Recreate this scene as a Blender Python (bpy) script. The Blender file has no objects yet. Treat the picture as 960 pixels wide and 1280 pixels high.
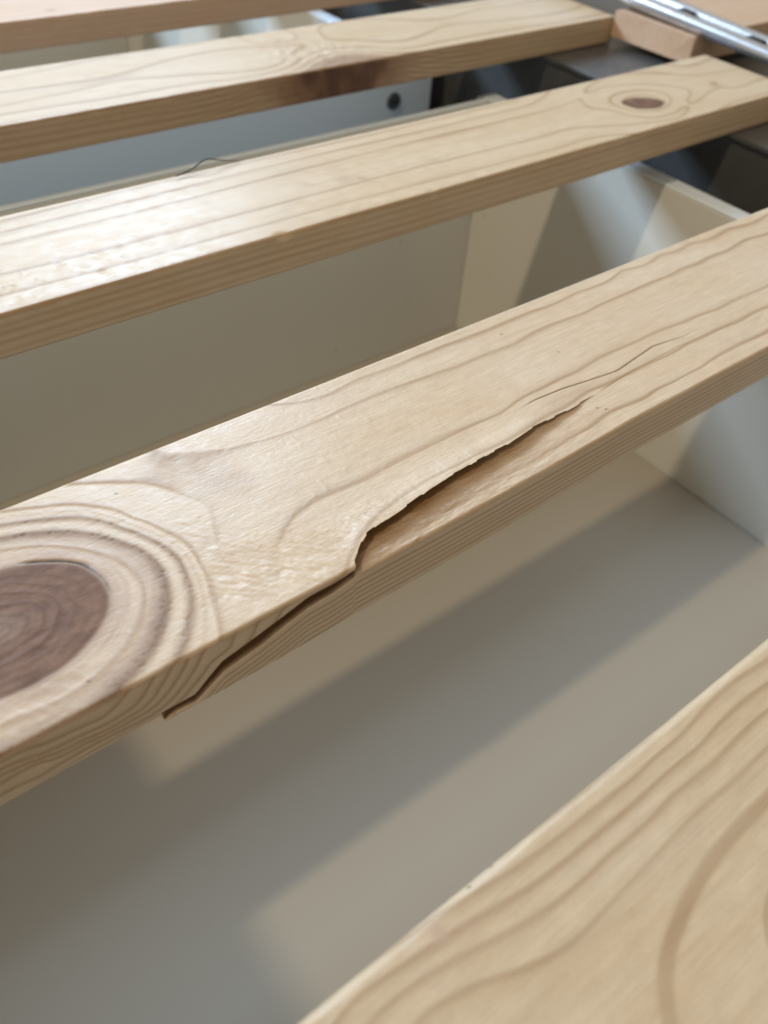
import bpy, bmesh, math, random
import numpy as np
from mathutils import Matrix, Vector, Euler

C = bpy.context.scene.collection
S = bpy.context.scene

# ------------------------------------------------------------------ camera
cam_d = bpy.data.cameras.new('camera')
cam = bpy.data.objects.new('camera', cam_d)
C.objects.link(cam)
cam.matrix_world = Matrix(((0.78350174, 0.39473647, -0.47990430, 0.0),
                           (-0.61730574, 0.58284505, -0.52841770, 0.0),
                           (0.07112410, 0.71026386, 0.70033321, 0.16507397),
                           (0, 0, 0, 1)))
cam_d.sensor_fit = 'VERTICAL'
cam_d.sensor_height = 36.0
cam_d.lens = 1070.6 / 1280 * 36.0
cam_d.clip_start = 0.005
cam_d.clip_end = 50
cam_d.dof.use_dof = True
cam_d.dof.focus_distance = 0.252
cam_d.dof.aperture_fstop = 13
S.camera = cam

# ------------------------------------------------------------------ light
W = bpy.data.worlds.new('World')
S.world = W
W.use_nodes = True
bg = W.node_tree.nodes['Background']
bg.inputs[0].default_value = (1.0, 0.91, 0.74, 1)
bg.inputs[1].default_value = 0.45

def area_lamp(name, loc, target, energy, color, shape, sx, sy=None):
    d = bpy.data.lights.new(name, 'AREA')
    d.energy = energy
    d.color = color
    d.shape = shape
    d.size = sx
    if sy: d.size_y = sy
    o = bpy.data.objects.new(name, d)
    C.objects.link(o)
    o.location = loc
    v = Vector(target) - Vector(loc)
    o.rotation_euler = v.to_track_quat('-Z', 'Y').to_euler()
    return o

area_lamp('ceiling_lamp', (-2.0, -0.07, 2.5), (0.2, 0.15, 0), 38, (1.0, 0.83, 0.59), 'DISK', 0.10)
area_lamp('window_light', (-0.65, 2.0, 1.06), (-0.65, 0, 1.06), 95, (0.55, 0.76, 1.0), 'RECTANGLE', 0.7, 0.60)
area_lamp('second_window_light', (0.80, 2.0, 1.38), (0.80, 0, 1.38), 37, (0.60, 0.78, 1.0), 'RECTANGLE', 0.75, 0.96)

S.view_settings.view_transform = 'Standard'
S.view_settings.look = 'None'
S.view_settings.exposure = 0.0
S.view_settings.gamma = 1.0
S.view_settings.use_curve_mapping = False
S.cycles.max_bounces = 10
S.cycles.diffuse_bounces = 6
S.cycles.use_denoising = True

# ------------------------------------------------------------------ helpers
def tag(o, label=None, cat=None, group=None, kind=None):
    if label: o['label'] = label
    if cat: o['category'] = cat
    if group: o['group'] = group
    if kind: o['kind'] = kind
    return o

def empty(name, loc=(0, 0, 0)):
    o = bpy.data.objects.new(name, None)
    C.objects.link(o)
    o.location = loc
    o.empty_display_size = 0.02
    return o

def link(name, me, mat=None, parent=None, loc=(0, 0, 0)):
    o = bpy.data.objects.new(name, me)
    C.objects.link(o)
    if mat and not me.materials: me.materials.append(mat)
    o.parent = parent
    o.location = loc
    return o

def bm_obj(name, bm, mat, parent=None, smooth=False, loc=(0, 0, 0)):
    me = bpy.data.meshes.new(name)
    bm.to_mesh(me)
    bm.free()
    if smooth:
        for p in me.polygons: p.use_smooth = True
    return link(name, me, mat, parent, loc)

def box(x0, x1, y0, y1, z0, z1, bev=0.0008, seg=2):
    bm = bmesh.new()
    bmesh.ops.create_cube(bm, size=1)
    for v in bm.verts:
        v.co = Vector((x0 + (v.co.x + .5) * (x1 - x0), y0 + (v.co.y + .5) * (y1 - y0), z0 + (v.co.z + .5) * (z1 - z0)))
    if bev:
        bmesh.ops.bevel(bm, geom=bm.edges[:], offset=bev, segments=seg, profile=.5, affect='EDGES')
    return bm

# value noise on a hashed lattice, any shape
def _hash(ix, iy, seed):
    h = (ix.astype(np.int64) * 374761393 + iy.astype(np.int64) * 668265263 + seed * 144665) & 0x7fffffff
    h = ((h ^ (h >> 13)) * 1274126177) & 0x7fffffff
    h = h ^ (h >> 16)
    return (h & 0xffff) / 65535.0

def vnoise(x, y, seed=0):
    x = np.asarray(x, float); y = np.asarray(y, float)
    ix = np.floor(x); iy = np.floor(y)
    fx = x - ix; fy = y - iy
    fx = fx * fx * fx * (fx * (fx * 6 - 15) + 10)
    fy = fy * fy * fy * (fy * (fy * 6 - 15) + 10)
    a = _hash(ix, iy, seed); b = _hash(ix + 1, iy, seed)
    c = _hash(ix, iy + 1, seed); d = _hash(ix + 1, iy + 1, seed)
    return (a * (1 - fx) + b * fx) * (1 - fy) + (c * (1 - fx) + d * fx) * fy

def fbm(x, y, seed=0, n=3):
    s = 0; a = .5; t = 0
    for k in range(n):
        s = s + a * (vnoise(x * 2 ** k, y * 2 ** k, seed + k) - .5); t += a; a *= .5
    return s / t

def sstep(a, b, x):
    t = np.clip((x - a) / (b - a), 0, 1)
    return t * t * (3 - 2 * t)

class Field:
    """thin plate spline through traced growth rings: the value is the ring number"""
    def __init__(self, pts, vals, lam=0.02, ys=1.0):
        self.ys = ys
        P = np.array(pts, float) / 10
        P[:, 1] *= ys
        v = np.array(vals, float)
        n = len(P)
        D = self.k(P, P)
        A = np.zeros((n + 3, n + 3))
        A[:n, :n] = D + lam * np.eye(n)
        A[:n, n] = 1; A[:n, n + 1:] = P
        A[n, :n] = 1; A[n + 1:, :n] = P.T
        self.w = np.linalg.solve(A, np.concatenate([v, [0, 0, 0]]))
        self.P = P
    def k(self, Q, P):
        r2 = (Q[:, None, 0] - P[None, :, 0]) ** 2 + (Q[:, None, 1] - P[None, :, 1]) ** 2
        return .5 * r2 * np.log(r2 + 1e-9)
    def __call__(self, x, y):
        sh = np.shape(x)
        Q = np.stack([np.ravel(x) / 10, np.ravel(y) / 10 * self.ys], 1)
        out = np.empty(len(Q)); g = np.empty((len(Q), 2))
        n = len(self.P)
        for i in range(0, len(Q), 20000):
            q = Q[i:i + 20000]
            dx = q[:, None, 0] - self.P[None, :, 0]; dy = q[:, None, 1] - self.P[None, :, 1]
            r2 = dx * dx + dy * dy + 1e-9
            lg = np.log(r2)
            w = self.w[:n]
            out[i:i + 20000] = (.5 * r2 * lg) @ w + self.w[n] + q @ self.w[n + 1:]
            c = lg + 1
            g[i:i + 20000, 0] = (dx * c) @ w + self.w[n + 1]
            g[i:i + 20000, 1] = (dy * c) @ w + self.w[n + 2]
        gm = np.hypot(g[:, 0], g[:, 1] * self.ys) / 10
        return out.reshape(sh), gm.reshape(sh)

def bands(F, g, hw, soft_in, soft_out, gmin=0.02, var=None):
    """darkness of the late wood: a thin dark outer edge and a wide slow fade on the inner side"""
    k = np.round(F)
    d = (F - k) / np.maximum(g, gmin)
    if var is not None: d = d / var
    w = np.where(d < 0, soft_in, soft_out)
    sharp = np.exp(-(np.maximum(0, np.abs(d) - hw) / w) ** 2)
    wide = np.where(d < 0, np.exp(np.minimum(d, 0) / (soft_in * 1.9)), np.exp(-(np.maximum(d, 0) / soft_out) ** 2))
    return np.clip(.55 * sharp + .50 * wide, 0, 1), k

# ------------------------------------------------------------------ materials
def nodes(name):
    m = bpy.data.materials.new(name)
    m.use_nodes = True
    nt = m.node_tree
    return m, nt, nt.nodes['Principled BSDF']

def N(nt, t, **kw):
    n = nt.nodes.new(t)
    for k, v in kw.items():
        if k == 'inp':
            for i, val in v.items(): n.inputs[i].default_value = val
        else: setattr(n, k, v)
    return n

def mixc(nt, fac, a, b, blend='MIX'):
    n = N(nt, 'ShaderNodeMix', data_type='RGBA', blend_type=blend)
    for sock, val in ((0, fac), (6, a), (7, b)):
        if isinstance(val, bpy.types.NodeSocket): nt.links.new(val, n.inputs[sock])
        else: n.inputs[sock].default_value = val
    return n.outputs[2]

def mathn(nt, op, a, b=None, clamp=False):
    n = N(nt, 'ShaderNodeMath', operation=op, use_clamp=clamp)
    for i, v in enumerate((a, b)):
        if v is None: continue
        if isinstance(v, bpy.types.NodeSocket): nt.links.new(v, n.inputs[i])
        else: n.inputs[i].default_value = v
    return n.outputs[0]

def pine(name, early, late, rough=.38, seed=0.0, fibre=1.0, bump=.35, tintc=(.26, .135, .055, 1)):
    m, nt, p = nodes(name)
    tc = N(nt, 'ShaderNodeTexCoord')
    def noise(scale, detail=3, sc=1.0, rgh=.55):
        mp = N(nt, 'ShaderNodeMapping')
        mp.inputs['Scale'].default_value = scale
        mp.inputs['Location'].default_value = (seed, seed * 2, seed * 3)
        nt.links.new(tc.outputs['Object'], mp.inputs[0])
        n = N(nt, 'ShaderNodeTexNoise')
        n.inputs['Scale'].default_value = sc
        n.inputs['Detail'].default_value = detail
        n.inputs['Roughness'].default_value = rgh
        nt.links.new(mp.outputs[0], n.inputs[0])
        return n.outputs[0]
    def attr(n):
        a = N(nt, 'ShaderNodeAttribute', attribute_name=n)
        return a.outputs['Fac']
    fib = noise((70, 1700, 1700), 4)               # fine fibres along the board
    cell = noise((900, 2600, 2600), 2)             # pores
    blot = noise((14, 40, 40), 3)                  # slow colour drift
    mott = noise((160, 260, 260), 3)
    strk = noise((9, 420, 420), 4, 1.0, .65)
    def rng(v, lo, hi, a=.3, b=.7):
        n = N(nt, 'ShaderNodeMapRange')
        nt.links.new(v, n.inputs[0])
        n.inputs[1].default_value = a; n.inputs[2].default_value = b
        n.inputs[3].default_value = lo; n.inputs[4].default_value = hi
        return n.outputs[0]
    col = mixc(nt, rng(blot, 0, 1), early, (early[0] * .93, early[1] * .87, early[2] * .78, 1))
    col = mixc(nt, rng(strk, 0, .34, .42, .70), col, (early[0] * .80, early[1] * .71, early[2] * .58, 1))
    lt = mathn(nt, 'MULTIPLY', attr('late'), rng(fib, .72, 1.12))
    lt = mathn(nt, 'MULTIPLY', lt, rng(mott, .80, 1.08), True)
    col = mixc(nt, lt, col, late)
    col = mixc(nt, attr('pink'), col, (.42, .285, .195, 1))
    col = mixc(nt, attr('tint'), col, tintc)
    kn = mixc(nt, rng(mott, 0, 1), (.135, .070, .045, 1), (.215, .120, .078, 1))
    kn = mixc(nt, mathn(nt, 'MULTIPLY', attr('late'), .55), kn, (.085, .046, .032, 1))
    col = mixc(nt, attr('knot'), col, kn)
    v = mathn(nt, 'MULTIPLY', rng(fib, 1 - .11 * fibre, 1 + .06 * fibre), rng(cell, .965, 1.03))
    v = mathn(nt, 'MULTIPLY', v, rng(mott, .96, 1.035))
    hs = N(nt, 'ShaderNodeVectorMath', operation='SCALE')
    nt.links.new(col, hs.inputs[0]); nt.links.new(v, hs.inputs['Scale'])
    col = mixc(nt, attr('dark'), hs.outputs[0], (.028, .015, .009, 1))
    nt.links.new(col, p.inputs['Base Color'])
    r = mathn(nt, 'ADD', rng(mott, rough - .05, rough + .09), mathn(nt, 'MULTIPLY', attr('late'), .05))
    nt.links.new(r, p.inputs['Roughness'])
    r = mathn(nt, 'ADD', r, mathn(nt, 'MULTIPLY', attr('knot'), .14))
    nt.links.new(r, p.inputs['Roughness'])
    nt.links.new(mathn(nt, 'SUBTRACT', .5, mathn(nt, 'MULTIPLY', attr('knot'), .36)), p.inputs['Specular IOR Level'])
    h = mathn(nt, 'ADD', mathn(nt, 'MULTIPLY', fib, .55), mathn(nt, 'MULTIPLY', cell, .45))
    h = mathn(nt, 'ADD', h, mathn(nt, 'MULTIPLY', mott, .9))
    b = N(nt, 'ShaderNodeBump')
    b.inputs['Strength'].default_value = bump
    b.inputs['Distance'].default_value = .00022
    nt.links.new(h, b.inputs['Height'])
    nt.links.new(b.outputs[0], p.inputs['Normal'])
    return m

EARLY = (.580, .450, .310, 1)
LATE = (.325, .190, .092, 1)
M_pine_main = pine('pine_split_slat', (.600, .468, .340, 1), (.335, .205, .108, 1), .33, .0, 1.0, .42)
M_pine = pine('pine_slat', EARLY, LATE, .34, 3.1, .7, .25)
M_pine_knotty = pine('pine_red_knot', EARLY, LATE, .34, 3.1, .7, .25, (.165, .058, .020, 1))
M_pine_near = pine('pine_near_slat', (.515, .392, .264, 1), (.29, .175, .09, 1), .40, 7.3, .7, .25)
M_pine_pink = pine('pine_pinkish', (.60, .42, .30, 1), (.40, .24, .14, 1), .45, 11.0, .7, .25)

def melamine(name, col, rough, bump=.05):
    m, nt, p = nodes(name)
    tc = N(nt, 'ShaderNodeTexCoord')
    n1 = N(nt, 'ShaderNodeTexNoise', inp={'Scale': 900.0, 'Detail': 3.0})
    n2 = N(nt, 'ShaderNodeTexNoise', inp={'Scale': 9.0, 'Detail': 4.0})
    nt.links.new(tc.outputs['Object'], n1.inputs[0]); nt.links.new(tc.outputs['Object'], n2.inputs[0])
    c = mixc(nt, n2.outputs[0], col, (col[0] * .95, col[1] * .945, col[2] * .93, 1))
    n3 = N(nt, 'ShaderNodeTexVoronoi', inp={'Scale': 34.0})
    nt.links.new(tc.outputs['Object'], n3.inputs[0])
    speck = mathn(nt, 'LESS_THAN', n3.outputs['Distance'], .028)
    c = mixc(nt, mathn(nt, 'MULTIPLY', speck, .6), c, (.12, .09, .06, 1))
    nt.links.new(c, p.inputs['Base Color'])
    rr = N(nt, 'ShaderNodeMapRange')
    nt.links.new(n2.outputs[0], rr.inputs[0])
    rr.inputs[3].default_value = rough - .008; rr.inputs[4].default_value = rough + .012
    nt.links.new(rr.outputs[0], p.inputs['Roughness'])
    b = N(nt, 'ShaderNodeBump', inp={'Strength': bump, 'Distance': .0002})
    nt.links.new(n1.outputs[0], b.inputs['Height'])
    nt.links.new(b.outputs[0], p.inputs['Normal'])
    return m

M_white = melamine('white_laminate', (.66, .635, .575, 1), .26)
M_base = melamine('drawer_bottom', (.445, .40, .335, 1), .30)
M_lit_band = melamine('painted_lit_band', (.80, .87, .95, 1), .16)  # blue-white of window light painted into the rim colour
M_panel = melamine('white_panel', (.70, .76, .83, 1), .42)

def metal(name, col, rough, metallic=1.0, scr=1.0):
    m, nt, p = nodes(name)
    tc = N(nt, 'ShaderNodeTexCoord')
    n1 = N(nt, 'ShaderNodeTexNoise', inp={'Scale': 60.0, 'Detail': 6.0, 'Roughness': .7})
    nt.links.new(tc.outputs['Object'], n1.inputs[0])
    c = mixc(nt, n1.outputs[0], col, (col[0] * .55, col[1] * .55, col[2] * .57, 1))
    nt.links.new(c, p.inputs['Base Color'])
    p.inputs['Metallic'].default_value = metallic
    rr = N(nt, 'ShaderNodeMapRange')
    nt.links.new(n1.outputs[0], rr.inputs[0])
    rr.inputs[3].default_value = rough - .1; rr.inputs[4].default_value = rough + .15
    nt.links.new(rr.outputs[0], p.inputs['Roughness'])
    b = N(nt, 'ShaderNodeBump', inp={'Strength': .1 * scr, 'Distance': .0005})
    nt.links.new(n1.outputs[0], b.inputs['Height'])
    nt.links.new(b.outputs[0], p.inputs['Normal'])
    return m

M_galv = metal('galvanised_steel', (.80, .83, .88, 1), .26, .88, 3.0)
M_dark = metal('dark_painted_steel', (.085, .083, .080, 1), .36, 0.0)
M_black = metal('black_plastic', (.02, .02, .022, 1), .5, 0.0)
M_cam = metal('grey_cam_lock', (.16, .18, .185, 1), .45, .6)

def plain(name, col, rough, scale=200.0):
    m, nt, p = nodes(name)
    tc = N(nt, 'ShaderNodeTexCoord')
    n1 = N(nt, 'ShaderNodeTexNoise', inp={'Scale': scale, 'Detail': 4.0})
    nt.links.new(tc.outputs['Object'], n1.inputs[0])
    c = mixc(nt, n1.outputs[0], col, (col[0] * .75, col[1] * .75, col[2] * .75, 1))
    nt.links.new(c, p.inputs['Base Color'])
    p.inputs['Roughness'].default_value = rough
    return m
M_shade_block = plain('shade_block_white', (.72, .70, .66, 1), .9, 600.0)
M_floor = plain('grey_floor', (.20, .17, .14, 1), .6, 30.0)
M_hair = plain('dark_thread', (.02, .02, .03, 1), .6)

# ------------------------------------------------------------------ traced growth rings, millimetres on each slat
T = {'L1': [(118.2, 66.8), (130.0, 63.6), (145.0, 65.6), (155.8, 64.4), (168.6, 65.0), (181.4, 64.9), (194.1, 64.3), (209.5, 64.4), (224.3, 64.5), (227.1, 63.7), (248.9, 64.8), (277.4, 67.8), (303.1, 67.9), (322.6, 67.5), (349.2, 67.1), (378.1, 65.7)],
'L2': [(68.4, 67.5), (77.7, 64.3), (87.0, 60.8), (97.1, 57.9), (113.8, 55.0), (129.9, 55.8), (142.8, 55.3), (154.0, 54.6), (165.2, 53.6), (176.6, 52.2), (190.1, 52.6), (202.7, 51.6), (224.1, 53.9), (241.5, 52.7), (258.1, 53.7), (277.1, 53.5), (293.7, 53.5), (310.7, 53.1), (330.0, 53.4), (360.3, 53.8)],
'L3': [(48.3, 68.9), (58.6, 62.8), (68.4, 57.0), (77.6, 52.1), (84.7, 48.9), (91.6, 45.1), (85.7, 39.5), (77.5, 36.7), (66.8, 23.9)],
'L4': [(75.7, 14.7), (82.7, 19.0), (90.0, 23.4), (97.4, 25.7), (107.1, 26.0), (117.2, 25.3), (129.3, 26.7), (140.7, 26.5), (150.6, 26.7), (162.8, 26.4), (172.5, 25.6), (182.9, 28.0), (194.0, 27.8), (208.3, 27.5), (222.9, 29.6), (239.5, 29.0), (256.2, 28.9), (268.7, 27.5), (288.1, 26.0), (302.9, 26.5), (318.7, 26.0)],
'L5': [(204.3, 19.1), (219.2, 18.0), (236.1, 17.8), (256.6, 18.3), (273.7, 18.1), (282.8, 17.5), (297.7, 18.1), (307.0, 17.1)],
'L6': [(125.7, 4.8), (135.3, 4.2), (146.8, 4.0), (159.8, 4.7), (175.6, 5.0), (191.2, 5.2), (208.0, 6.0), (218.6, 4.7), (232.3, 5.4), (249.8, 5.2), (268.0, 7.0), (277.7, 6.9), (288.9, 6.1)],
'O1': [(55.5, 1.5), (58.3, 7.5), (62.2, 18.8), (63.0, 28.2), (59.6, 39.1), (54.9, 47.7), (48.0, 57.0), (38.1, 64.8), (29.0, 68.8)],
'O15': [(44.3, 1.5), (50.9, 8.2), (55.8, 15.3), (59.5, 28.2), (57.6, 35.2), (54.6, 42.5), (51.2, 49.4), (46.5, 56.2)],
'O2': [(31.6, 2.6), (38.9, 5.4), (44.3, 10.0), (48.8, 15.6), (52.8, 22.9), (53.6, 29.6), (52.8, 36.8), (48.4, 43.6), (42.7, 50.3), (34.4, 55.9), (25.4, 59.3)],
'O3': [(24.2, 56.1), (30.7, 53.4), (35.2, 50.2)],
'KB': [(22.1, 50.7), (27.9, 46.7), (34.0, 42.5), (38.2, 37.0), (40.5, 31.6), (40.2, 26.2), (38.4, 22.3), (34.9, 18.9), (29.9, 15.3), (22.9, 12.7), (15.8, 13.3), (8.4, 14.7)],
'KC': [(15.3, 30.4)],
'KR': [(17.0, 37.3), (20.9, 33.6), (20.9, 27.9), (17.4, 24.7), (12.1, 24.4)],
'CT': [(204.4, 15.5), (194.6, 14.9), (185.3, 14.3), (178.7, 14.3), (171.4, 13.7), (161.8, 12.6), (148.4, 12.3), (132.7, 11.1), (120.9, 9.6), (110.2, 8.2), (104.4, 7.4), (100.2, 5.0), (95.6, 1.7)],
'CF': [(94.5, -1.6), (88.0, 0.0), (80.1, 1.0), (72.7, 3.1), (68.3, 4.4), (60.3, 6.4), (54.7, 7.9), (50.2, 11.5), (45.1, 16.2), (38.7, 18.5)],
'HL': [(177.2, 23.5), (185.2, 24.7), (198.5, 23.9), (210.1, 22.2), (221.9, 20.7), (245.1, 23.7), (261.0, 21.6)],
'M1': [(31.8, 0.2), (28.2, 3.4), (24.1, 5.2), (16.2, 4.1), (7.8, 2.2), (2.3, 1.8)],
'M2': [(37.3, 1.2), (33.7, 6.1), (27.5, 8.3), (18.7, 7.5), (9.9, 6.3), (1.8, 4.2)],
'M3': [(41.2, 2.0), (38.3, 5.9), (33.1, 10.2), (24.4, 10.7), (12.4, 8.9), (1.3, 6.3)],
'M4': [(45.5, 2.3), (42.3, 6.8), (37.7, 11.0), (29.4, 12.2), (19.8, 11.4), (9.3, 9.1), (0.6, 9.0)],
'M5': [(49.8, 1.7), (46.5, 7.3), (40.1, 13.2), (33.1, 14.6), (23.9, 13.7)],
'M6': [(56.8, 5.0), (51.4, 7.2), (46.0, 12.6), (39.8, 16.3)],
'S2a': [(88.2, 64.3), (129.4, 63.6), (164.7, 66.1), (301.9, 66.6), (370.6, 65.9), (413.9, 70.9)],
'S2b': [(85.1, 56.1), (125.7, 55.6), (169.8, 52.3), (226.3, 55.7), (289.1, 59.1), (347.8, 57.8), (399.1, 61.2), (431.1, 68.4)],
'S2c': [(81.6, 47.1), (100.9, 47.0), (135.3, 45.2), (182.7, 46.0), (220.3, 47.0), (280.8, 48.9), (348.1, 47.7), (390.5, 51.9)],
'S2d': [(74.1, 27.2), (93.8, 23.6), (122.7, 20.0), (147.2, 23.2), (175.9, 22.1), (210.1, 19.9), (239.3, 22.1), (299.9, 21.3), (347.1, 21.8), (413.6, 20.5)],
'S2e': [(69.5, 15.1), (92.2, 11.7), (132.1, 11.6), (176.2, 9.7), (201.4, 7.6), (248.6, 9.4), (299.0, 6.1), (352.6, 4.0), (396.1, 5.6)],
'K2': [(439.9, 28.5), (431.5, 32.7), (448.3, 24.3), (447.2, 34.5), (432.7, 22.6)],
'K2l': [(453.7, 54.5), (427.8, 55.5), (410.7, 48.6), (407.0, 36.9), (414.8, 29.0), (421.1, 15.3), (439.0, 10.1), (454.8, 12.8), (468.4, 19.8)],
'K2r': [(536.2, 9.7), (514.0, 40.5), (569.5, 31.9)],
'K2o': [(439.3, 0.8), (457.4, 4.7), (515.8, -3.8)],
'S1a': [(145.5, 60.2), (203.7, 67.3), (261.5, 68.4), (295.0, 69.8)],
'S1b': [(131.6, 23.7), (166.1, 25.8), (222.3, 26.0), (291.6, 17.5)],
'S1c': [(127.5, 13.0), (177.1, 10.5), (233.5, 9.7)],
'K1': [(311.4, 50.9), (338.4, 22.3), (314.2, 13.0), (362.9, 14.4), (434.0, 35.8), (326.6, 47.4)],
'K1f': [(267.6, 0.4), (294.1, 4.2), (322.2, 3.9), (352.5, 10.3), (377.6, 9.2)],
'S4_1': [(43.0, 69.0), (51.8, 69.1), (63.4, 67.6), (72.0, 66.3), (88.8, 65.2), (107.6, 64.4), (125.3, 65.4), (158.8, 65.6)],
'S4_2': [(31.5, 66.2), (43.6, 65.7), (56.1, 64.4), (69.1, 62.8), (80.6, 61.7), (104.1, 61.5), (125.6, 61.5), (153.6, 62.2)],
'S4_3': [(32.9, 63.3), (44.1, 62.4), (56.0, 60.4), (67.7, 58.2), (74.0, 57.2), (90.1, 57.9), (110.8, 58.5), (132.8, 58.2), (147.5, 58.1)],
'S4_4': [(39.0, 58.4), (44.1, 58.4), (52.9, 56.2), (61.3, 52.5), (68.7, 50.5), (82.1, 51.0), (100.5, 51.9), (119.1, 52.4), (138.5, 52.1)],
'S4_5': [(127.2, 44.6), (113.0, 44.2), (100.4, 42.6), (91.1, 39.9), (83.5, 37.4), (79.1, 34.2), (76.0, 30.4)],
'S4_6': [(110.5, 33.5), (105.3, 31.5), (102.3, 28.7)],
'S4x': [(23.4, 70.2), (164.6, 69.5), (89.9, 19.8)],
'specks': [(56.8, 58.6), (25.1, 6.7), (212.8, 40.0), (200.5, 10.8), (202.3, 8.7), (203.4, 58.8)],
'hair': [(166.6, 69.7), (174.1, 70.3), (181.8, 74.8), (185.8, 71.7), (194.0, 70.2)],
'bend': [(546.0, 64.8), (552.5, 36.6), (548.3, 17.8)],
'sm': [(81.8, 48.4), (87.4, 44.7)]
}


# ------------------------------------------------------------------ slats
TH = 17.0                                  # slat thickness, mm
RC = 1.1                                   # rounding of the long edges
HARC = math.pi * RC / 4

def front_edge(u, w, rb=RC):
    """u runs from w (back of the top) over the front edge (0) down to -TH; gives y, z and the outward normal"""
    y = np.where(u > HARC, u - HARC + RC, 0.0)
    z = np.where(u < -HARC, u + HARC - RC, 0.0)
    a = np.clip((u + HARC) / (2 * HARC), 0, 1) * math.pi / 2       # 0 = front, 90 = top
    ny = -np.cos(a); nz = np.sin(a)
    inarc = np.abs(u) <= HARC
    y = np.where(inarc, RC - RC * np.cos(a), y)
    z = np.where(inarc, -RC + RC * np.sin(a), z)
    # rounding where the top meets the back
    tb = w - y
    z = np.where(tb < rb, z - (rb - np.sqrt(np.maximum(0, rb * rb - (rb - np.clip(tb, 0, rb)) ** 2))), z)
    return y, z, ny, nz

def grid_mesh(name, X, Y, Z, attrs, mat, mask=None, caps_on=True):
    """X, Y, Z: columns along the slat x rows round its section (closed); mm"""
    nc, nr = X.shape
    me = bpy.data.meshes.new(name)
    co = np.stack([X, Y, Z], -1).reshape(-1, 3) / 1000.0
    i = np.arange(nc - 1)[:, None] * nr
    j = np.arange(nr)[None, :]
    j2 = (j + 1) % nr
    quads = np.stack([i + j, i + j2, i + nr + j2, i + nr + j], -1).reshape(-1, 4)
    if mask is not None: quads = quads[mask.ravel()]
    nq = len(quads)
    me.vertices.add(len(co))
    me.vertices.foreach_set('co', co.ravel())
    caps = [np.arange(nr)[::-1], (nc - 1) * nr + np.arange(nr)] if caps_on else []
    loops = np.concatenate([quads.ravel()] + caps)
    me.loops.add(len(loops))
    me.loops.foreach_set('vertex_index', loops.astype(np.int32))
    starts = np.concatenate([np.arange(nq) * 4, [nq * 4, nq * 4 + nr] if caps_on else []])
    me.polygons.add(len(starts))
    me.polygons.foreach_set('loop_start', starts.astype(np.int32))
    sm = np.ones(len(starts), bool); sm[nq:] = False
    me.polygons.foreach_set('use_smooth', sm)
    me.update(calc_edges=True)
    for k, v in attrs.items():
        a = me.attributes.new(k, 'FLOAT', 'POINT')
        a.data.foreach_set('value', np.clip(v, 0, 1).astype(np.float32).ravel())
    me.materials.append(mat)
    if mask is not None:
        bm = bmesh.new(); bm.from_mesh(me)
        bmesh.ops.delete(bm, geom=[v for v in bm.verts if not v.link_faces], context='VERTS')
        bm.to_mesh(me); bm.free()
    return me

def columns(x0, x1, v0, v1, dx):
    a = np.linspace(x0, v0, max(3, int((v0 - x0) / 12)), endpoint=False) if v0 > x0 else np.array([])
    b = np.linspace(v0, v1, int((v1 - v0) / dx))
    c = np.linspace(v1, x1, max(3, int((x1 - v1) / 12)))[1:] if x1 > v1 else np.array([])
    return np.concatenate([a, b, c])

def seg(a, b, n):
    """n rows from a to b (arrays over the columns), b left out"""
    t = np.arange(n) / n
    return a[:, None] * (1 - t) + b[:, None] * t

def close_section(X, Y, Z, w, n_back=6, n_bot=16):
    """append the underside and the back, returning closed sections"""
    yb = Y[:, -1]; zb = Z[:, -1]
    t = np.linspace(0, 1, n_bot)[1:]
    yu = yb[:, None] * (1 - t) + (w - .8) * t
    zu = zb[:, None] * (1 - t) + (-TH) * t
    zu = np.where(t < .15, zu, -TH)
    s = np.linspace(0, 1, n_back)[:-1]
    ybk = np.full((len(Y), len(s)), w); zbk = -TH + .8 + s[None, :] * (Z[:, :1] + TH - .8)
    zbk = np.broadcast_to(zbk, ybk.shape)
    Y2 = np.concatenate([Y, yu, ybk], 1); Z2 = np.concatenate([Z, zu, zbk], 1)
    X2 = np.broadcast_to(X[:, :1], Y2.shape)
    return X2, Y2, Z2

def pad(a, n):
    return np.concatenate([a, np.zeros((a.shape[0], n - a.shape[1]))], 1)

def simple_slat(name, y0, w, x0, x1, v0, v1, dx, nt, nf, mat, decorate, seed, zoff=0.0, rb=RC):
    xs = columns(x0, x1, v0, v1, dx)
    o = np.ones_like(xs)
    U = np.concatenate([seg(o * (w - .02 + HARC - RC), o * 2 * HARC, nt), seg(o * 2 * HARC, -o * 2 * HARC, 7),
                        seg(-o * 2 * HARC, -o * (TH - .6), nf), (-o * (TH - .6))[:, None]], 1)
    X = np.broadcast_to(xs[:, None], U.shape)
    y, z, ny, nz = front_edge(U, w, rb)
    A = dict(late=0 * U, knot=0 * U, pink=0 * U, tint=0 * U, dark=0 * U)
    disp = decorate(X, U, y, A)
    disp = disp + .16 * fbm(X / 60, U / 25, seed + 50, 2) + .05 * fbm(X / 7, U / 3, seed + 60, 2)
    # rough, slightly chipped front arris
    ar = np.exp(-(U / 1.6) ** 2)
    disp = disp - ar * .85 * np.maximum(0, fbm(X / 9, U * 0, seed + 70, 3) + .05)
    y = y + ny * disp; z = z + nz * disp
    X2, Y2, Z2 = close_section(X, y, z, w)
    n = X2.shape[1]
    me = grid_mesh(name, X2, Y2, Z2, {k: pad(v, n) for k, v in A.items()}, mat)
    ob = bpy.data.objects.new(name, me)
    C.objects.link(ob)
    ob.location = (0, y0 / 1000, zoff)
    return ob

def spots(X, Y, A, pts, r=.45):
    for (px, py) in pts:
        A['dark'] = np.maximum(A['dark'], .85 * np.exp(-(((X - px) / r) ** 2 + ((Y - py) / (r * .8)) ** 2) ** 2))

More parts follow.
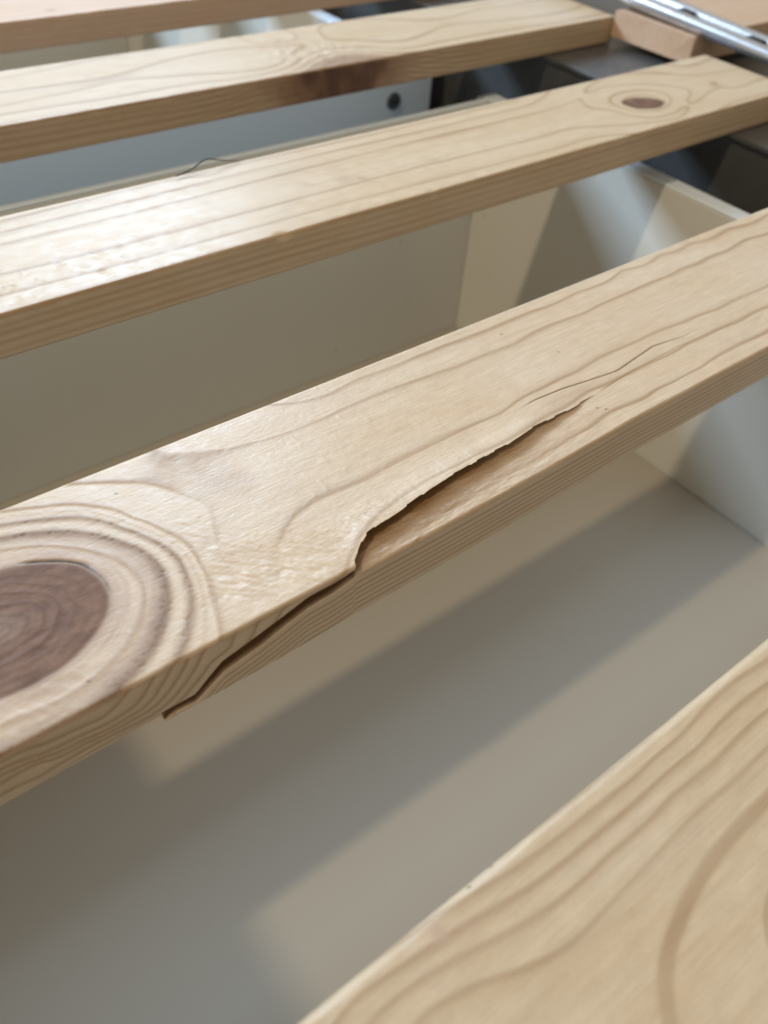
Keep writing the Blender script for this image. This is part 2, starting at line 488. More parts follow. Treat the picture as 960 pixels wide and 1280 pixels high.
def warp(X, Y, seed, amp=.5):
    return X, Y + amp * 1.6 * fbm(X / 55, Y / 16, seed, 2) + amp * .35 * fbm(X / 9, Y / 5, seed + 9, 2)

def ringset(spec, extra=()):
    P = []; V = []
    for n, lev in spec:
        for p in T[n]: P.append(p); V.append(lev)
    for p, lev in extra: P.append(p); V.append(lev)
    return P, V

# ---- the split slat -------------------------------------------------------
P, V = ringset([('L1', 2), ('L2', 1), ('L3', 1), ('L4', 1), ('L5', 2), ('L6', 3), ('O1', 2), ('O15', 3), ('O2', 4), ('O3', 5), ('KB', 6), ('KR', 8), ('KC', 9.6)],
    [((x, 71.), 3) for x in range(130, 440, 20)] + [((x, 0.5), 3.7) for x in range(150, 440, 25)] +
    [((x, 40.), .45) for x in range(150, 440, 22)] + [((x, 17.), 2) for x in (330, 360, 400)] +
    [((-20, 78.), 2.2), ((0, 76.), 2.1), ((-18, 52), 6.), ((-10, 29), 8), ((-12, 62.), 4.), ((-12, 70), 3), ((-25, 30), 6), ((-25, 12), 5), ((0, 12), 5.7), ((-5, 3), 4.4), ((16, 6), 5), ((22, 1), 4.3)] +
    [((71, 9), 1), ((67, 2), 1), ((76, 28), .75), ((68.5, 14), .8), ((64.6, 12), 1), ((104, 14), 1.7), ((125, 16), 1.8), ((150, 17), 1.8), ((180, 18), 1.9), ((90, 8), 1.6), ((80, 4), 1.5)])
F3 = Field(P, V, .5)
PF = []; VF = []
for k, n in enumerate(('M1', 'M2', 'M3', 'M4', 'M5', 'M6')):
    for p in T[n]: PF.append(p); VF.append(k + 1)
PF += [(-30, 3), (-30, 6), (-30, 9), (-30, 12), (100, 0), (14, 1), (8, 14), (30, 16.5), (0, 13), (70, 0), (85, 0)]
VF += [1, 2, 3, 4, 9.4, .3, 5, 6, 5, 7.6, 8.6]
F3f = Field(PF, VF, .01, 1.6)

cx, cu = [], []
for (x, v) in T['CT']: cx.append(x); cu.append(v)
for (x, v) in T['CF']: cx.append(x); cu.append(-v - .6)
cx = np.array(cx); cu = np.array(cu)
o_ = np.argsort(cx); cx = cx[o_]; cu = cu[o_]
X_TIP, X_END, X_LIP = 37.6, 205.0, 95.2

def smooth_interp(x, px, py, k=1.0):
    f = np.linspace(px[0] - 30, px[-1] + 30, 4000)
    g = np.interp(f, px, py)
    s = max(1, int(k / (f[1] - f[0])))
    ker = np.hanning(2 * s + 3); ker /= ker.sum()
    gp = np.pad(g, s + 1, mode='edge')
    return np.interp(x, f, np.convolve(gp, ker, 'valid'))

def split_slat():
    w = 70.0; y0 = 112.7
    xs = columns(-420, 552, -14, 408, .42)
    # where the crack runs: over the top on the right, over the arris, down the front face to the tip
    cxx = np.concatenate([[-60, 36], cx, [225, 250, 283, 307, 360, 600]])
    cuu = np.concatenate([[-16.6, -16.6], cu, [17.6, 18.2, 17.5, 17.1, 17, 17]])
    cuu = np.where((cxx > 90) & (cxx < 95.3), -.9, np.where((cxx > 86) & (cxx < 90), -1.5, cuu))
    uc = smooth_interp(xs, cxx, cuu, .45)
    inr = (xs > X_TIP) & (xs < X_END)
    uc = uc + np.where(inr, .55 * fbm(xs / 6, 0 * xs, 5, 4) + .35 * (vnoise(xs / 3.2, 0 * xs, 9) > .62) * sstep(X_LIP, X_LIP + 8, xs), 0)
    uc = np.clip(uc, -15.6, 60)
    hx = np.array([p[0] for p in T['HL']]); hy = np.array([p[1] for p in T['HL']])
    uh = smooth_interp(xs, np.concatenate([[-60, 60, 140], hx, [300, 600]]), np.concatenate([[30, 30, 25], hy, [23, 23]]), 3)
    uh = np.maximum(uh, uc + 2.5)
    # how far the splinter has sprung away from the board
    drop = np.interp(xs, [X_TIP - .1, X_TIP + .1, 45, 55, 66, 80, 95, 104, 125, 150, 175, 196, X_END],
                     [0, 2.3, 2.7, 3.4, 3.8, 3.5, 3.0, 2.8, 2.7, 2.2, 1.4, .55, 0])
    amp = np.clip(drop / 2.6, 0, 1)
    tipness = 1 - sstep(X_TIP, 62, xs)
    top_back = np.full_like(xs, w - .02 + HARC - RC)
    A1 = seg(top_back, uh + .5, 96)
    A2 = np.stack([uh + .5, uh + .24, uh, uh - .24], 1)
    A3 = seg(uh - .5, uc, 92)
    lipA = uc[:, None]
    UA = np.concatenate([A1, A2, A3, lipA], 1)
    loss = 1.3 * sstep(41, 56, xs) * sstep(97, 84, xs) * (.8 + .5 * vnoise(xs / 6, 0 * xs, 13))
    UB = np.concatenate([(uc - loss)[:, None], seg(uc - loss - .06, np.full_like(xs, -TH + .5), 96)[:, 0:], np.full_like(xs, -TH + .5)[:, None]], 1)
    nA, nB = UA.shape[1], UB.shape[1]
    def surface(U):
        X = np.broadcast_to(xs[:, None], U.shape)
        y, z, ny, nz = front_edge(U, w)
        A = dict(late=0 * U, knot=0 * U, pink=0 * U, tint=0 * U, dark=0 * U)
        Xw, Yw = warp(X, y, 21, .22)
        F, g = F3(Xw, Yw)
        hw = np.full_like(F, .55)
        lt, k = bands(F, g, .25, .75, .35, .02, .55 + 1.1 * vnoise(X / 35, y / 12, 35))
        fade = .72 + .28 * sstep(-.2, .25, fbm(X / 45, y / 9, 33, 2) + .05)
        near = np.hypot((X - 15) / 48, (y - 30) / 40)
        kn_r = np.hypot((X - 14.5) / 26.5, (y - 31.5) / 19.3) + .045 * fbm(X / 9, y / 9, 41, 2)
        lt = lt * np.where(F < .62, 0, 1) * fade
        lt = lt * (1 - .6 * sstep(102, 92, X) * sstep(1.5, 1.2, F) * sstep(54, 49, y) * sstep(26, 30, y))
        lt = lt * (1 - .85 * sstep(86, 80, X) * sstep(1.5, 1.2, F) * sstep(30, 26, y))
        lt = np.where((F > 5.5), (.35 + .65 * vnoise(kn_r * 9, 0 * X, 44)) * np.exp(-(np.abs(np.sin(kn_r * 24 + 3 * fbm(X / 9, y / 9, 43, 3))) / .5) ** 2) * sstep(1.0, .8, kn_r) - 0 * X, lt)
        # broad rough bands of late wood round the knot
        ringz = np.exp(-((F - 3.05) / .22) ** 2) * .75 + np.exp(-((F - 4.0) / .24) ** 2) * .95 + .4 * np.exp(-((F - 2.45) / .12) ** 2)
        ringz = ringz * sstep(1.5, 1.15, near) * sstep(.75, .95, near + .25)
        pits = sstep(.05, .28, fbm(X / 1.1, y / .9, 77, 2))
        lt_top = np.maximum(lt * np.where(near < 1.1, .95, 1.0), ringz * (.72 + .28 * pits))
        knot = sstep(1.045, .93, kn_r) * (.90 + .10 * sstep(.1, .35, kn_r))
        pink = .95 * sstep(.97, 1.02, kn_r) * sstep(3.9, 4.6, F) * (near < 1.2) * np.clip(.30 + .35 * vnoise(X / 9, y / 8, 61) + .9 * fbm(kn_r * 26, np.arctan2(y - 31.5, X - 14.5) * 3.0, 62, 3) + .35 * sstep(1.25, 1.0, kn_r), 0, 1)
        pink = np.maximum(pink, .34 * np.exp(-(((y - 47.5 + .18 * (X - 80)) / (3.2 + .10 * (X - 60))) ** 2)) * sstep(62, 80, X) * sstep(97, 86, X))
        pink = np.maximum(pink, .22 * np.exp(-(((X - 69) / 5.5) ** 2 + ((y - 27) / 9) ** 2)))
        pink = np.maximum(pink, .35 * np.exp(-((y - uc[:, None] - 4) / 4.) ** 2) * sstep(170, 190, X) * sstep(218, 200, X))
        # ---- front face
        tt = -U
        tB = tt - np.maximum(0, -uc[:, None])
        lines = np.array([3.6, 5.9, 8.0, 10.0, 12.2, 14.3])
        Xf, Tf = warp(X, tt, 25, .22)
        dB = np.min(np.abs((tB + (Tf - tt))[..., None] - lines), -1)
        lfB = np.exp(-(np.maximum(0, dB - .10) / .30) ** 2) * (.75 + .4 * vnoise(X / 30, tt * 3, 3)) * sstep(420, 250, X)
        lfB = np.maximum(lfB, .3 * np.exp(-(np.maximum(0, dB - .12) / .45) ** 2))
        Ff, gf = F3f(Xf, Tf)
        lfA, _ = bands(Ff, gf, .12, .75, .3, .05)
        isA = sstep(X_LIP - 1, X_LIP - 4, X)
        onA = (U >= uc[:, None] - 1e-9)
        lf = np.where(onA & (X < X_LIP + 4), lfA * .95, lfB)
        fr = sstep(.2, -.9, U)
        A['late'] = lt_top * (1 - fr) + lf * fr
        A['knot'] = knot * (1 - fr)
        A['pink'] = pink * (1 - fr)
        A['tint'] = .5 * np.exp(-((U + .5) / .85) ** 2) * (.6 + .5 * vnoise(X / 12, 0 * X, 4))  # warm light bleeding through the front arris, painted as brown
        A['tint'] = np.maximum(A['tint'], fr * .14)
        # bark ring and checks in the knot
        kr = np.abs(kn_r - 1.0) * 22
        ang = np.arctan2(y - 31.5, X - 14.5)
        arc = sstep(-.22, -.05, ang) * sstep(1.05, .85, ang)
        chk = np.exp(-((kn_r - 1.0) * 22 / .42) ** 2) * arc * (1 - fr) * (.5 + .5 * sstep(.1, .3, ang) * sstep(1.1, .8, ang))
        A['dark'] = np.maximum(A['dark'], chk)
        spots(X, y + 99 * (fr > .5), A, T['specks'])
        # ---- relief
        top = 1 - fr
        d = 0 * U
        A['knot'] = np.maximum(A['knot'], (1 - fr) * (.76 * np.exp(-((F - 4.05) / np.where(F > 4.05, .50, .26)) ** 2) + .46 * np.exp(-((F - 3.0) / .22) ** 2)) * sstep(1.5, 1.15, near) * (.62 + .5 * vnoise(X / 9, y / 9, 45) + .14 * (pits - .5)))
        d += top * (.10 * A['late'] * (near < 1.4) + .05 * A['late'])
        d -= top * .22 * ringz * pits
        d -= top * .45 * chk
        d -= top * .018 * knot * np.sin(kn_r * 34)
        # torn grain between the knot and the crack
        tear = np.exp(-(((X - 88) / 13) ** 2 + ((y - 9) / 8.5) ** 2)) + .9 * np.exp(-(((X - 70) / 9) ** 2 + ((y - 14) / 10) ** 2)) \
             + .75 * np.exp(-(((X - 108) / 12) ** 2 + ((y - 14) / 5) ** 2)) + .5 * np.exp(-(((X - 66) / 6) ** 2 + ((y - 30) / 9) ** 2)) \
             + .35 * np.exp(-(((X - 8) / 20) ** 2 + ((y - 5) / 6) ** 2))
        rip = fbm((X + .7 * y) / 2.6, (y - .35 * X) / 7.5, 91, 3)
        rip = np.abs(rip) * 2 - .35
        d += top * np.clip(tear, 0, 1) * (.46 * rip + .15 * fbm((X + .7 * y) / .9, (y - .35 * X) / 4.5, 95, 2))
        # a few planer marks
        chip = np.maximum(0, fbm(X / 2.2, y / 3.5, 101, 2) - .27) * 1.6
        d += top * chip * .24 * sstep(240, 120, X)
        d += top * .05 * fbm(X / 1.3, y / .8, 103, 2)
        d += .14 * fbm(X / 40, U / 14, 50, 2)
        return X, y, z, ny, nz, A, d
    XA, yA, zA, nyA, nzA, AA, dA = surface(UA)
    XB, yB, zB, nyB, nzB, AB, dB = surface(UB)
    # hairline check
    hl = np.exp(-((UA - uh[:, None]) / .17) ** 2) * (sstep(176, 190, XA) * sstep(275, 240, XA))
    AA['dark'] = np.maximum(AA['dark'], hl * .8); dA -= .5 * hl
    hl2 = np.exp(-((UA - uc[:, None] - .1) / .35) ** 2) * (sstep(205, 212, XA) * sstep(300, 215, XA))
    AA['tint'] = np.maximum(AA['tint'], hl2); 
    # the lifted lip
    ontop = sstep(X_LIP - 2, X_LIP + 6, XA) * sstep(X_END, X_END - 40, XA)
    lift = (.75 + .5 * sstep(100, 130, XA)) * np.exp(-((UA - uc[:, None]) / 6.0) ** 2) * ontop * (.8 + .5 * fbm(XA / 12, 0 * XA, 15, 2))
    dA = dA + lift
    # chipped arris
    for (U_, X_, d_) in ((UA, XA, dA), (UB, XB, dB)):
        d_ -= np.exp(-(U_ / 1.3) ** 2) * .35 * np.maximum(0, fbm(X_ / 11, 0 * X_, 71, 3) + .05)
    YA = yA + nyA * dA; ZA = zA + nzA * dA
    YB = yB + nyB * dB; ZB = zB + nzB * dB
    a = amp[:, None]
    uB = (UB - uc[:, None])
    ZB = ZB - drop[:, None]
    YB = YB - a * (.05 + .5 * tipness[:, None])
    # torn, fibrous surface on top of the splinter
    onT = sstep(-.5, 1.5, UB) * a
    ZB = ZB + onT * (.42 * fbm(XB / 7, YB / 1.3, 131, 3) + .25 * fbm(XB / 2, YB / .8, 133, 2))
    AB['tint'] = np.maximum(AB['tint'], onT * (.08 + .95 * np.exp(uB / 3.0)) * (.6 + .6 * vnoise(XB / 9, YB / 1.2, 137)))  # lip's cast shadow painted as brown, fading away from the lip
    AB['pink'] = np.maximum(AB['pink'], onT * .25)
    # crack walls: lip A -> deep A, deep B -> lip B
    topish = sstep(-1.0, 1.0, uc)
    iny = (1 - topish) * 1.0 + topish * .25; inz = -topish
    dep = np.clip(amp, 0, 1) * (3.4 * topish + 7.0 * (1 - topish)) * sstep(X_TIP - .2, X_TIP + 4, xs) + .02
    def col(v): return v[:, None]
    yl, zl = YA[:, -1], ZA[:, -1]
    yb, zb = YB[:, 0], ZB[:, 0]
    wall = []
    k1 = np.clip(drop / 3.0, 0, 1.3)
    rag = 1 + .5 * fbm(xs / 4, xs * 0, 3, 2)
    for f, oy, oz in ((.04, .05, -.30), (.3, 2.0, -.75), (.65, 3.6, -1.5), (1.0, 4.2, -2.4)):
        wall.append((yl + (1 - topish) * dep * f + topish * oy * k1 * rag, zl + topish * oz * k1))
    for f, oy in ((1.0, 4.0), (.6, 2.2), (.25, .9)):
        wall.append((yb + (1 - topish) * dep * f + topish * oy * k1 * rag, zb + topish * .10 * oy * k1 - .15 * amp * (1 - topish) * f))
    YW = np.stack([q[0] for q in wall], 1); ZW = np.stack([q[1] for q in wall], 1)
    # inside the top part the wall must end at the level of the sunk splinter
    Yc = np.concatenate([YA, YW, YB], 1); Zc = np.concatenate([ZA, ZW, ZB], 1)
    Xc = np.broadcast_to(xs[:, None], Yc.shape)
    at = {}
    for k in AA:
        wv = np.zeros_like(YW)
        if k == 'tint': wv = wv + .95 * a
        if k == 'dark': wv = wv + .16 * a  # deep shade of the open crack painted onto its brown walls
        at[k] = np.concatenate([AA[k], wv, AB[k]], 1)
    X2, Y2, Z2 = close_section(Xc, Yc, Zc, w)
    n = X2.shape[1]
    mk = np.zeros((len(xs) - 1, n), bool)
    r0 = nA + 4; r1 = nA + len(wall) + nB
    mk[(xs[:-1] > X_TIP - .1) & (xs[:-1] < X_END), r0:r1] = True
    at = {k: pad(v, n) for k, v in at.items()}
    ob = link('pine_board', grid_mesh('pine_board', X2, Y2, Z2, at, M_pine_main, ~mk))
    ob.location = (0, y0 / 1000, 0)
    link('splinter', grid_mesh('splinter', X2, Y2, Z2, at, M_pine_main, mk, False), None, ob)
    return ob

SLATS = 'pine slats across the bed base'
s = split_slat()
tag(s, 'split pine slat with a lifted splinter along its front edge and a large dark knot', 'bed slat', SLATS)

# ---- the slat behind it, with the round purple knot -------------------------
LN = []
for (lev, ya, yb) in ((3, 64.5, 66.5), (2, 55.5, 58), (1, 46, 48.5), (1, 25.5, 21.5), (2, 13, 6.5), (2.9, 3, -1)):
    for q in range(0, 400, 25): LN.append(((q, ya + (yb - ya) * q / 400 + .7 * math.sin(q / 37 + lev)), lev))
P, V = ringset([('K2l', 1)], LN +
    [((440, 28.5), 4.0), ((200, 35), .4), ((300, 35), .4), ((100, 36), .4), ((385, 36), .6),
     ((520, 60), 2), ((520, 44), 1), ((560, 42), 1), ((520, 18), 1), ((560, 20), 1), ((510, 31), 1), ((545, 5), 2), ((500, 4), 2), ((480, 50), .6), ((470, 6), 1.6)])
F2 = Field(P, V, .08, 1.6)
P, V = ringset([('S1a', 2), ('S1b', 1), ('S1c', 2)],
    [((300, 44), .6), ((326, 3), 6.), ((300, 2), 4), ((352, 2), 4), ((326, 16), 3.4), ((290, 10), 2), ((370, 9), 2), ((326, 27), 2), ((300, 22), 1.4), ((311, 51), 2.6), ((318, 44), 1.1),
     ((380, 20), 1), ((420, 30), 1), ((480, 26), 1), ((540, 24), 1), ((400, 8), 2), ((480, 8), 2), ((540, 7), 2), ((345, 60), 1), ((420, 52), 1), ((480, 54), 1), ((540, 54), 1), ((480, 63), 2), ((540, 64), 2), ((380, 44), .6),
     ((60, 24), 1), ((60, 12), 2), ((60, 66), 2), ((60, 2), 3), ((160, 2), 3), ((540, 38), .5)])
F1 = Field(P, V, .3, 1.5)
P, V = ringset([('S4_1', 5), ('S4_2', 4), ('S4_3', 3), ('S4_4', 2), ('S4_5', 1), ('S4_6', 0)],
    [((23, 62), 4), ((10, 60), 4), ((0, 50), 3), ((180, 58), 3), ((180, 52), 2), ((180, 44), 1), ((110, 20), -.4), ((60, 20), .8), ((76, 15), .9), ((60, 40), 1.4), ((30, 45), 2.2), ((20, 20), 1.6)])
F4 = Field(P, V, .9)

def front_lines(X, U, A, seed, per=3.2, st=.5):
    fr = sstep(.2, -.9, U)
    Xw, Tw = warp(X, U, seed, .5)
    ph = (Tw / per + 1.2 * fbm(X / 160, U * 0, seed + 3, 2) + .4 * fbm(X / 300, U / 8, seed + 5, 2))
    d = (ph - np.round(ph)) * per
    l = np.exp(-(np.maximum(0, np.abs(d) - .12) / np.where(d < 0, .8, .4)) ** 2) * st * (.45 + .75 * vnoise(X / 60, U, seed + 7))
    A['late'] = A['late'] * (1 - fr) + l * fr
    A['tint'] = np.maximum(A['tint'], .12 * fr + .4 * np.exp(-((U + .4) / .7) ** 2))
    return fr

def deco2(X, U, y, A):
    Xw, Yw = warp(X, y, 221, .45)
    F, g = F2(Xw, Yw)
    l, k = bands(F, g, .25, .9, .45, .02, .5 + 1.2 * vnoise(X / 45, y / 12, 225))
    A['late'] = l * np.where(F < .6, 0, .95) * (.6 + .5 * vnoise(X / 50, y / 8, 222))
    kr = np.hypot((X - 440) / 13.0, (y - 28.5 + (X - 440) * .15) / 8.4) + .22 * fbm(X / 7, y / 5, 227, 2)
    A['knot'] = sstep(1.08, .92, kr)
    A['dark'] = .75 * np.exp(-((kr - 1.0) / .08) ** 2) * (.3 + .9 * vnoise(X / 5, y / 4, 228))
    for (px, py, r, a) in ((231, 30, 4, .5), (238, 26, 2.2, .7), (212, 34, 2.5, .45), (165, 40, 2.2, .3), (280, 26, 3, .3)):
        A['pink'] = np.maximum(A['pink'], a * np.exp(-(((X - px) / r) ** 2 + ((y - py) / (r * 1.3)) ** 2)))
    front_lines(X, U, A, 230, 3.4, .55)
    d = .05 * A['late'] * (U > 0)
    gou = np.maximum(0, fbm(X / 2.4, y / 3.2, 240, 2) - .12) * sstep(150, 90, X) * sstep(2, 6, y) * sstep(34, 22, y)
    d = d - 1.5 * gou * (U > 1) + .35 * np.maximum(0, fbm(X / 3.4, y / 2.2, 244, 2) - .1) * sstep(190, 90, X) * (U > 1) * sstep(36, 24, y)
    nick = np.exp(-(((X - 178) / 3.0) ** 2 + (U / 2.0) ** 2)) + .7 * np.exp(-(((X - 258) / 2.2) ** 2 + (U / 2.0) ** 2))
    return d - .8 * nick
def deco1(X, U, y, A):
    Xw, Yw = warp(X, y, 321, .6)
    F, g = F1(Xw, Yw)
    l, k = bands(F, g, .4, 1.2, .6, .02, .5 + 1.2 * vnoise(X / 45, y / 12, 325))
    A['late'] = l * np.where(F < .6, 0, 1.0) * (.6 + .5 * vnoise(X / 50, y / 8, 322))
    A['pink'] = .35 * sstep(2.4, 4, F)
    A['tint'] = .5 * sstep(3.2, 4.6, F) * (U > -1)
    for (px, py, r, a) in ((311, 51, 3, .8), (186, 44, 2.2, .6), (160, 36, 1.6, .4), (520, 45, 4, .4), (195, 33, 1.6, .4)):
        A['pink'] = np.maximum(A['pink'], a * np.exp(-(((X - px) / r) ** 2 + ((y - py) / (r * 1.4)) ** 2)))
    fr = front_lines(X, U, A, 330, 3.6, .7)
    # the knot that comes out of the front face
    q = (X - 318) / (60 + 1.0 * U) 
    kb = np.exp(-np.abs(q) ** 3.2)
    streak = sstep(-.3, .35, fbm(X / 9, U / 14, 341, 3))
    A['tint'] = np.maximum(A['tint'], fr * kb * (.86 + .14 * streak))
    A['dark'] = np.maximum(A['dark'], fr * (.5 * np.exp(-(np.abs(q) / .62) ** 4) * (.35 + .65 * streak) + .2 * kb * streak))
    wv = np.exp(-((X - 326) / 110) ** 2)
    ph = (-U + 13 * np.exp(-((X - 326) / 62) ** 2)) / 3.0
    ll = np.exp(-((ph - np.round(ph)) / .2) ** 2) * fr * wv * (1 - kb)
    A['tint'] = np.maximum(A['tint'], .85 * ll)
    A['dark'] = np.maximum(A['dark'], .22 * ll)
    A['tint'] = np.maximum(A['tint'], .22 * fr * np.exp(-((X - 270) / 120) ** 2))
    rip = np.exp(-(((X - 318) / 26) ** 2 + ((y - 26) / 16) ** 2))
    return .05 * A['late'] * (U > 0) + (U > 1) * rip * 1.1 * fbm((X - y) / 6, (X + y) / 12, 343, 2)
def deco0(X, U, y, A):
    ph = (y + 5 * fbm(X / 180, y / 30, 421, 2)) / 8.5
    d = (ph - np.round(ph)) * 8.5
    A['late'] = .45 * np.exp(-(np.abs(d) / np.where(d < 0, 1.6, .7)) ** 2)
    A['dark'] = .7 * np.exp(-(((X - 215) / 3) ** 2 + ((y - 12) / 1.5) ** 2))
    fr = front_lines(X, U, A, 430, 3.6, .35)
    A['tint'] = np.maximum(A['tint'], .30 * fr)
    return 0 * X
def deco4(X, U, y, A):
    Xw, Yw = warp(X, y, 521, .30)
    F, g = F4(Xw, Yw)
    l, k = bands(F, g, .2, .7, .38, .02, .6 + .8 * vnoise(X / 30, y / 9, 525))
    wide = np.exp(-(np.maximum(0, np.abs((F - 1) / np.maximum(g, .02)) - .9) / .7) ** 2)
    l = np.where(np.round(F) == 1, wide, l)
    l = np.maximum(l, .35 * np.exp(-(np.maximum(0, (F - 2) / np.maximum(g, .02) * -1) / 4.) ** 2) * (F < 2))
    A['late'] = l * .80 * (.6 + .45 * vnoise(X / 30, y / 5, 522))
    for (px, py, r, a) in ((53, 66, 1.6, .8), (58, 63.5, 1.3, .5), (47, 61, 1.5, .3)):
        A['pink'] = np.maximum(A['pink'], a * np.exp(-(((X - px) / r) ** 2 + ((y - py) / (r * 1.3)) ** 2)))
    spots(X, y, A, ((63.5, 69.4), (70, 70)), .4)
    front_lines(X, U, A, 530)
    bk = np.exp(-((y - 70) / 2.2) ** 2)
    d = -.75 * bk * np.maximum(0, fbm(X / 8, y / 4, 540, 3) + .02)
    scr = np.exp(-((np.mod(X * .75 + y * 1.0, 47) - 21) / .16) ** 2) * (vnoise(X / 18, y / 18, 544) > .55)
    return d + .05 * A['late'] - .05 * scr + .05 * fbm(X / 5, y / 2.2, 546, 2)

s = simple_slat('pine_board', 272.6, 69.0, -420, 552, 60, 552, .8, 90, 26, M_pine, deco2, 1)
tag(s, 'pine slat with a small round purple knot near its right end', 'bed slat', SLATS)
s = simple_slat('pine_board', 427.2, 71.0, -420, 563, 110, 563, 1.0, 72, 24, M_pine_knotty, deco1, 2)
tag(s, 'pine slat with a red-brown knot coming out of its front face', 'bed slat', SLATS)
s = simple_slat('pine_board', 575.5, 70.0, -420, 563, 170, 480, 2.0, 36, 16, M_pine_pink, deco0, 3)
tag(s, 'farthest pine slat, cut off by the top left corner, its front edge in shade', 'bed slat', SLATS)
s = simple_slat('pine_board', -34.4, 70.3, -420, 563, 0, 200, .45, 150, 20, M_pine_near, deco4, 4, rb=2.6)
tag(s, 'nearest pine slat in the bottom right corner with curved brown growth rings', 'bed slat', SLATS)

for k_, yy_ in enumerate((725.0, 875.0)):  # unseen slats added so the window light breaks into stripes farther back
    s = simple_slat('pine_board', yy_, 70.0, -420, 563, 200, 210, 5.0, 12, 6, M_pine, deco0, 7 + k_)
    tag(s, ('unseen pine slat added beyond the top edge, next behind the farthest visible one', 'unseen pine slat added beyond the top edge, last of the row')[k_], 'bed slat', SLATS)

# right-hand slat whose sawn end butts up under the steel rail
def deco_r(X, U, y, A):
    ph = (y + 5 * fbm(X / 90, y / 30, 621, 2)) / 9
    d = (ph - np.round(ph)) * 9
    A['late'] = .5 * np.exp(-(np.abs(d) / 1.6) ** 2)
    A['pink'] = 0 * X + .25
    front_lines(X, U, A, 630)
    return 0 * X
s = simple_slat('pine_board', 357.0, 69.0, 560, 1000, 560, 760, 2.0, 30, 14, M_pine_pink, deco_r, 5, .0052)
tag(s, 'pinkish slat end showing its sawn end grain under the steel rail', 'bed slat', SLATS)

# ------------------------------------------------------------------ under the slats
tag(bm_obj('floor', box(-2.5, 2.5, -2.0, 3.0, -.30, -.29, 0), M_floor), kind='structure')

def drawer(name, x0, x1, y0, y1, zr, zf, label, top_t=.012, end_t=.013):
    r = empty(name, ((x0 + x1) / 2, (y0 + y1) / 2, zf))
    tag(r, label, 'drawer')
    L = -r.location
    def part(n, *b, bev=.0007):
        return bm_obj(n, box(*b, bev), M_base if n == 'base_panel' else M_white, r, loc=L)
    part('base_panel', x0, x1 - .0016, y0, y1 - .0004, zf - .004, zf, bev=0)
    part('end_wall', x1, x1 + end_t, y0 - top_t, y1 + top_t, zf - .012, zr)
    part('end_wall', x0 - end_t, x0, y0 - top_t, y1 + top_t, zf - .012, zr)
    part('side_wall', x0 + .0003, x1 - .0003, y1, y1 + .0045, zf - .012, zr, bev=.0008)
    part('side_wall', x0 + .0003, x1 - .0003, y0 - top_t, y0, zf - .012, zr)
    bm_obj('lit_edge_band', box(x0, x1 - .001, y1 + .0002, y1 + .0043, zr + .0002, zr + .0014, .0005), M_lit_band, r, loc=L)  # rim strip coloured as if the window lit it
    bm_obj('lit_edge_band', box(x1 + .0004, x1 + end_t - .0004, y0, y1 + .008, zr + .0002, zr + .0014, .0005), M_lit_band, r, loc=L)
    return r
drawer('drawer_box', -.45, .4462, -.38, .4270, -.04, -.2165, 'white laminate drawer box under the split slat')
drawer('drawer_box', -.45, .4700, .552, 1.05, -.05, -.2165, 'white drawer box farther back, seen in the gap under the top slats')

pn = empty('divider_panel', (.2, .525, -.28))
tag(pn, 'white upright panel with a grey round fitting, behind the knotty slat gap', 'panel')
bm_obj('board', box(-.45, .4820, .525, .537, -.285, -.028, .0008), M_panel, pn, loc=-pn.location)
bm = bmesh.new()
bmesh.ops.create_cone(bm, cap_ends=True, segments=32, radius1=.0066, radius2=.0062, depth=.002, matrix=Matrix.Translation((.444, .5245, -.070)) @ Matrix.Rotation(math.pi / 2, 4, 'X'))
fit = bm_obj('cam_fitting', bm, M_cam, pn, loc=-pn.location)
bm = box(.4406, .4474, .5229, .5236, -.0707, -.0693, 0)
bm_obj('slot', bm, M_black, fit)

bm = bmesh.new()
r = empty('support_beam', (.57, .4, -.29))
tag(r, 'dark steel beam running under the ends of the slats', 'beam')
bm_obj('side_plate', box(.5, .503, -.6, 1.4, -.12, -.0205, .0006), M_dark, r, loc=-r.location)
bm_obj('top_flange', box(.496, .66, -.6, 1.4, -.0203, -.0174, .0006), M_dark, r, loc=-r.location)
bm_obj('side_plate', box(.655, .658, -.6, 1.4, -.12, -.0205, .0006), M_dark, r, loc=-r.location)
for yy in (-.55, 1.3):
    bm_obj('foot', box(.51, .645, yy, yy + .04, -.29, -.0208, .002), M_dark, r, loc=-r.location)

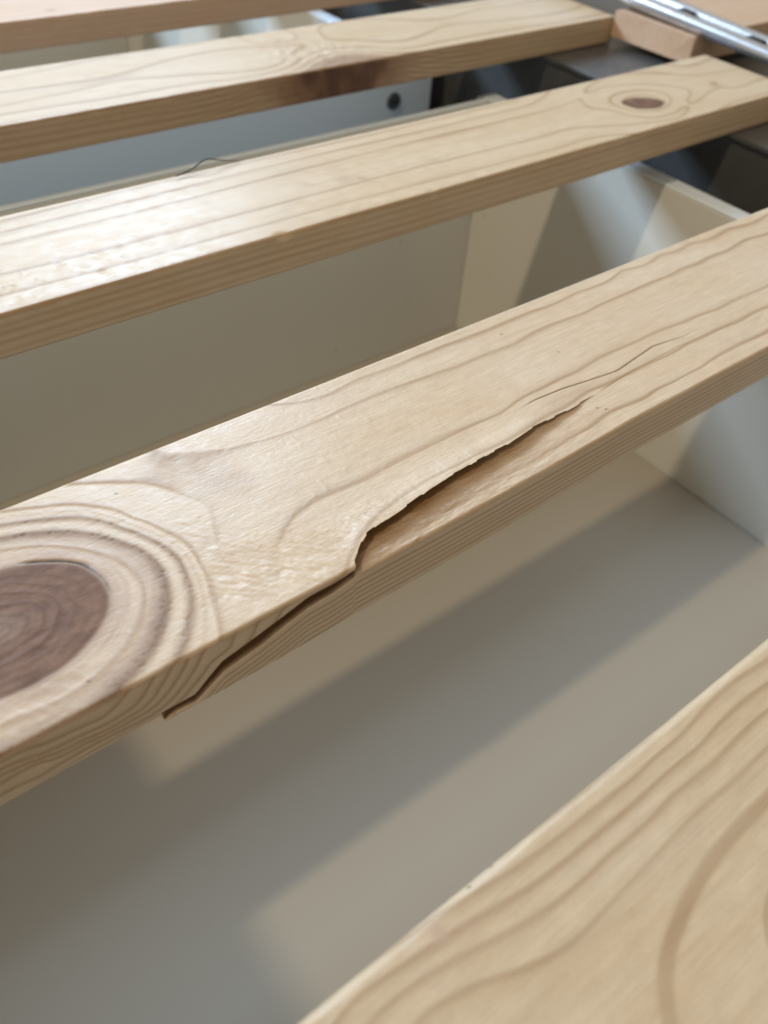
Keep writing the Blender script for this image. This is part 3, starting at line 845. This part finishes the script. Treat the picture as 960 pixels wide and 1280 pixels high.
# galvanised rail lying over the joint, slightly tilted
def rail():
    prof = [(-13, 0), (13, 0), (13, 6.0), (12, 7.4), (10, 7.8), (7.5, 7.4), (6.2, 5.8), (5.4, 2.6), (-3.6, 2.6), (-4.6, 5.6), (-6, 7.2), (-8.6, 7.8), (-11.4, 7.4), (-13, 5.8)]
    bm = bmesh.new()
    n = 90
    rows = []
    for i in range(n + 1):
        y = -400 + 1900 * i / n
        rows.append([bm.verts.new((px / 1000, y / 1000, pz / 1000)) for px, pz in prof])
    m = len(prof)
    for i in range(n):
        for j in range(m):
            bm.faces.new((rows[i][j], rows[i][(j + 1) % m], rows[i + 1][(j + 1) % m], rows[i + 1][j]))
    bm.faces.new(rows[0][::-1]); bm.faces.new(rows[-1])
    bmesh.ops.recalc_face_normals(bm, faces=bm.faces[:])
    return bm
rl = empty('steel_rail', (.5765, .30, .0035))
rl.rotation_euler = (math.radians(2.4), 0, 0)
tag(rl, 'galvanised steel rail with two bright ridges crossing the top right corner', 'rail')
bm_obj('channel', rail(), M_galv, rl, True)
for yy in (.018, .075, .160, .245):
    bm = box(-.0036, .0052, yy, yy + .012, .0022, .0068, .001)
    bm_obj('clip', bm, M_black, rl)

# unseen block added beyond the left edge to shade the drawer floor
m = box(-1.3, -.244, -.6, 1.3, .0012, .20, .02, 4)
tag(bm_obj('shade_block', m, M_shade_block, None, True), 'unseen white block added on the left to shade the drawer floor', 'shade_block')

# dark hair on the slat
def tube(pts, rad, n=6):
    bm = bmesh.new()
    P_ = [Vector(q) / 1000 for q in pts]
    rows = []
    for i, q in enumerate(P_):
        t = (P_[min(i + 1, len(P_) - 1)] - P_[max(i - 1, 0)]).normalized()
        a_ = t.cross(Vector((0, 0, 1))).normalized(); b_ = t.cross(a_)
        rr = rad / 1000 * (1 - .6 * (i / (len(P_) - 1)) ** 3)
        rows.append([bm.verts.new(q + (a_ * math.cos(k * 2 * math.pi / n) + b_ * math.sin(k * 2 * math.pi / n)) * rr) for k in range(n)])
    for i in range(len(rows) - 1):
        for k in range(n):
            bm.faces.new((rows[i][k], rows[i][(k + 1) % n], rows[i + 1][(k + 1) % n], rows[i + 1][k]))
    return bm
hp = np.array([(165, 66.0, 1.2), (170, 66.6, 1.3), (175, 67.2, 2.0), (180, 68.2, 4.2), (184, 68.4, 4.6), (188, 68.2, 3.0), (194, 68.0, 1.6), (200, 67.6, .5)])
hs_ = np.linspace(0, 7, 42)
hk = [np.interp(hs_, range(8), hp[:, k]) for k in range(3)]
hk = [np.convolve(np.pad(v, 3, mode='edge'), np.ones(7) / 7, 'valid') for v in hk]
ho = bm_obj('hair', tube([(a_, 272.6 + b_, c_) for a_, b_, c_ in zip(*hk)], .30), M_hair, None, True)
tag(ho, 'curly dark hair lying on the back edge of a pine slat', 'hair')
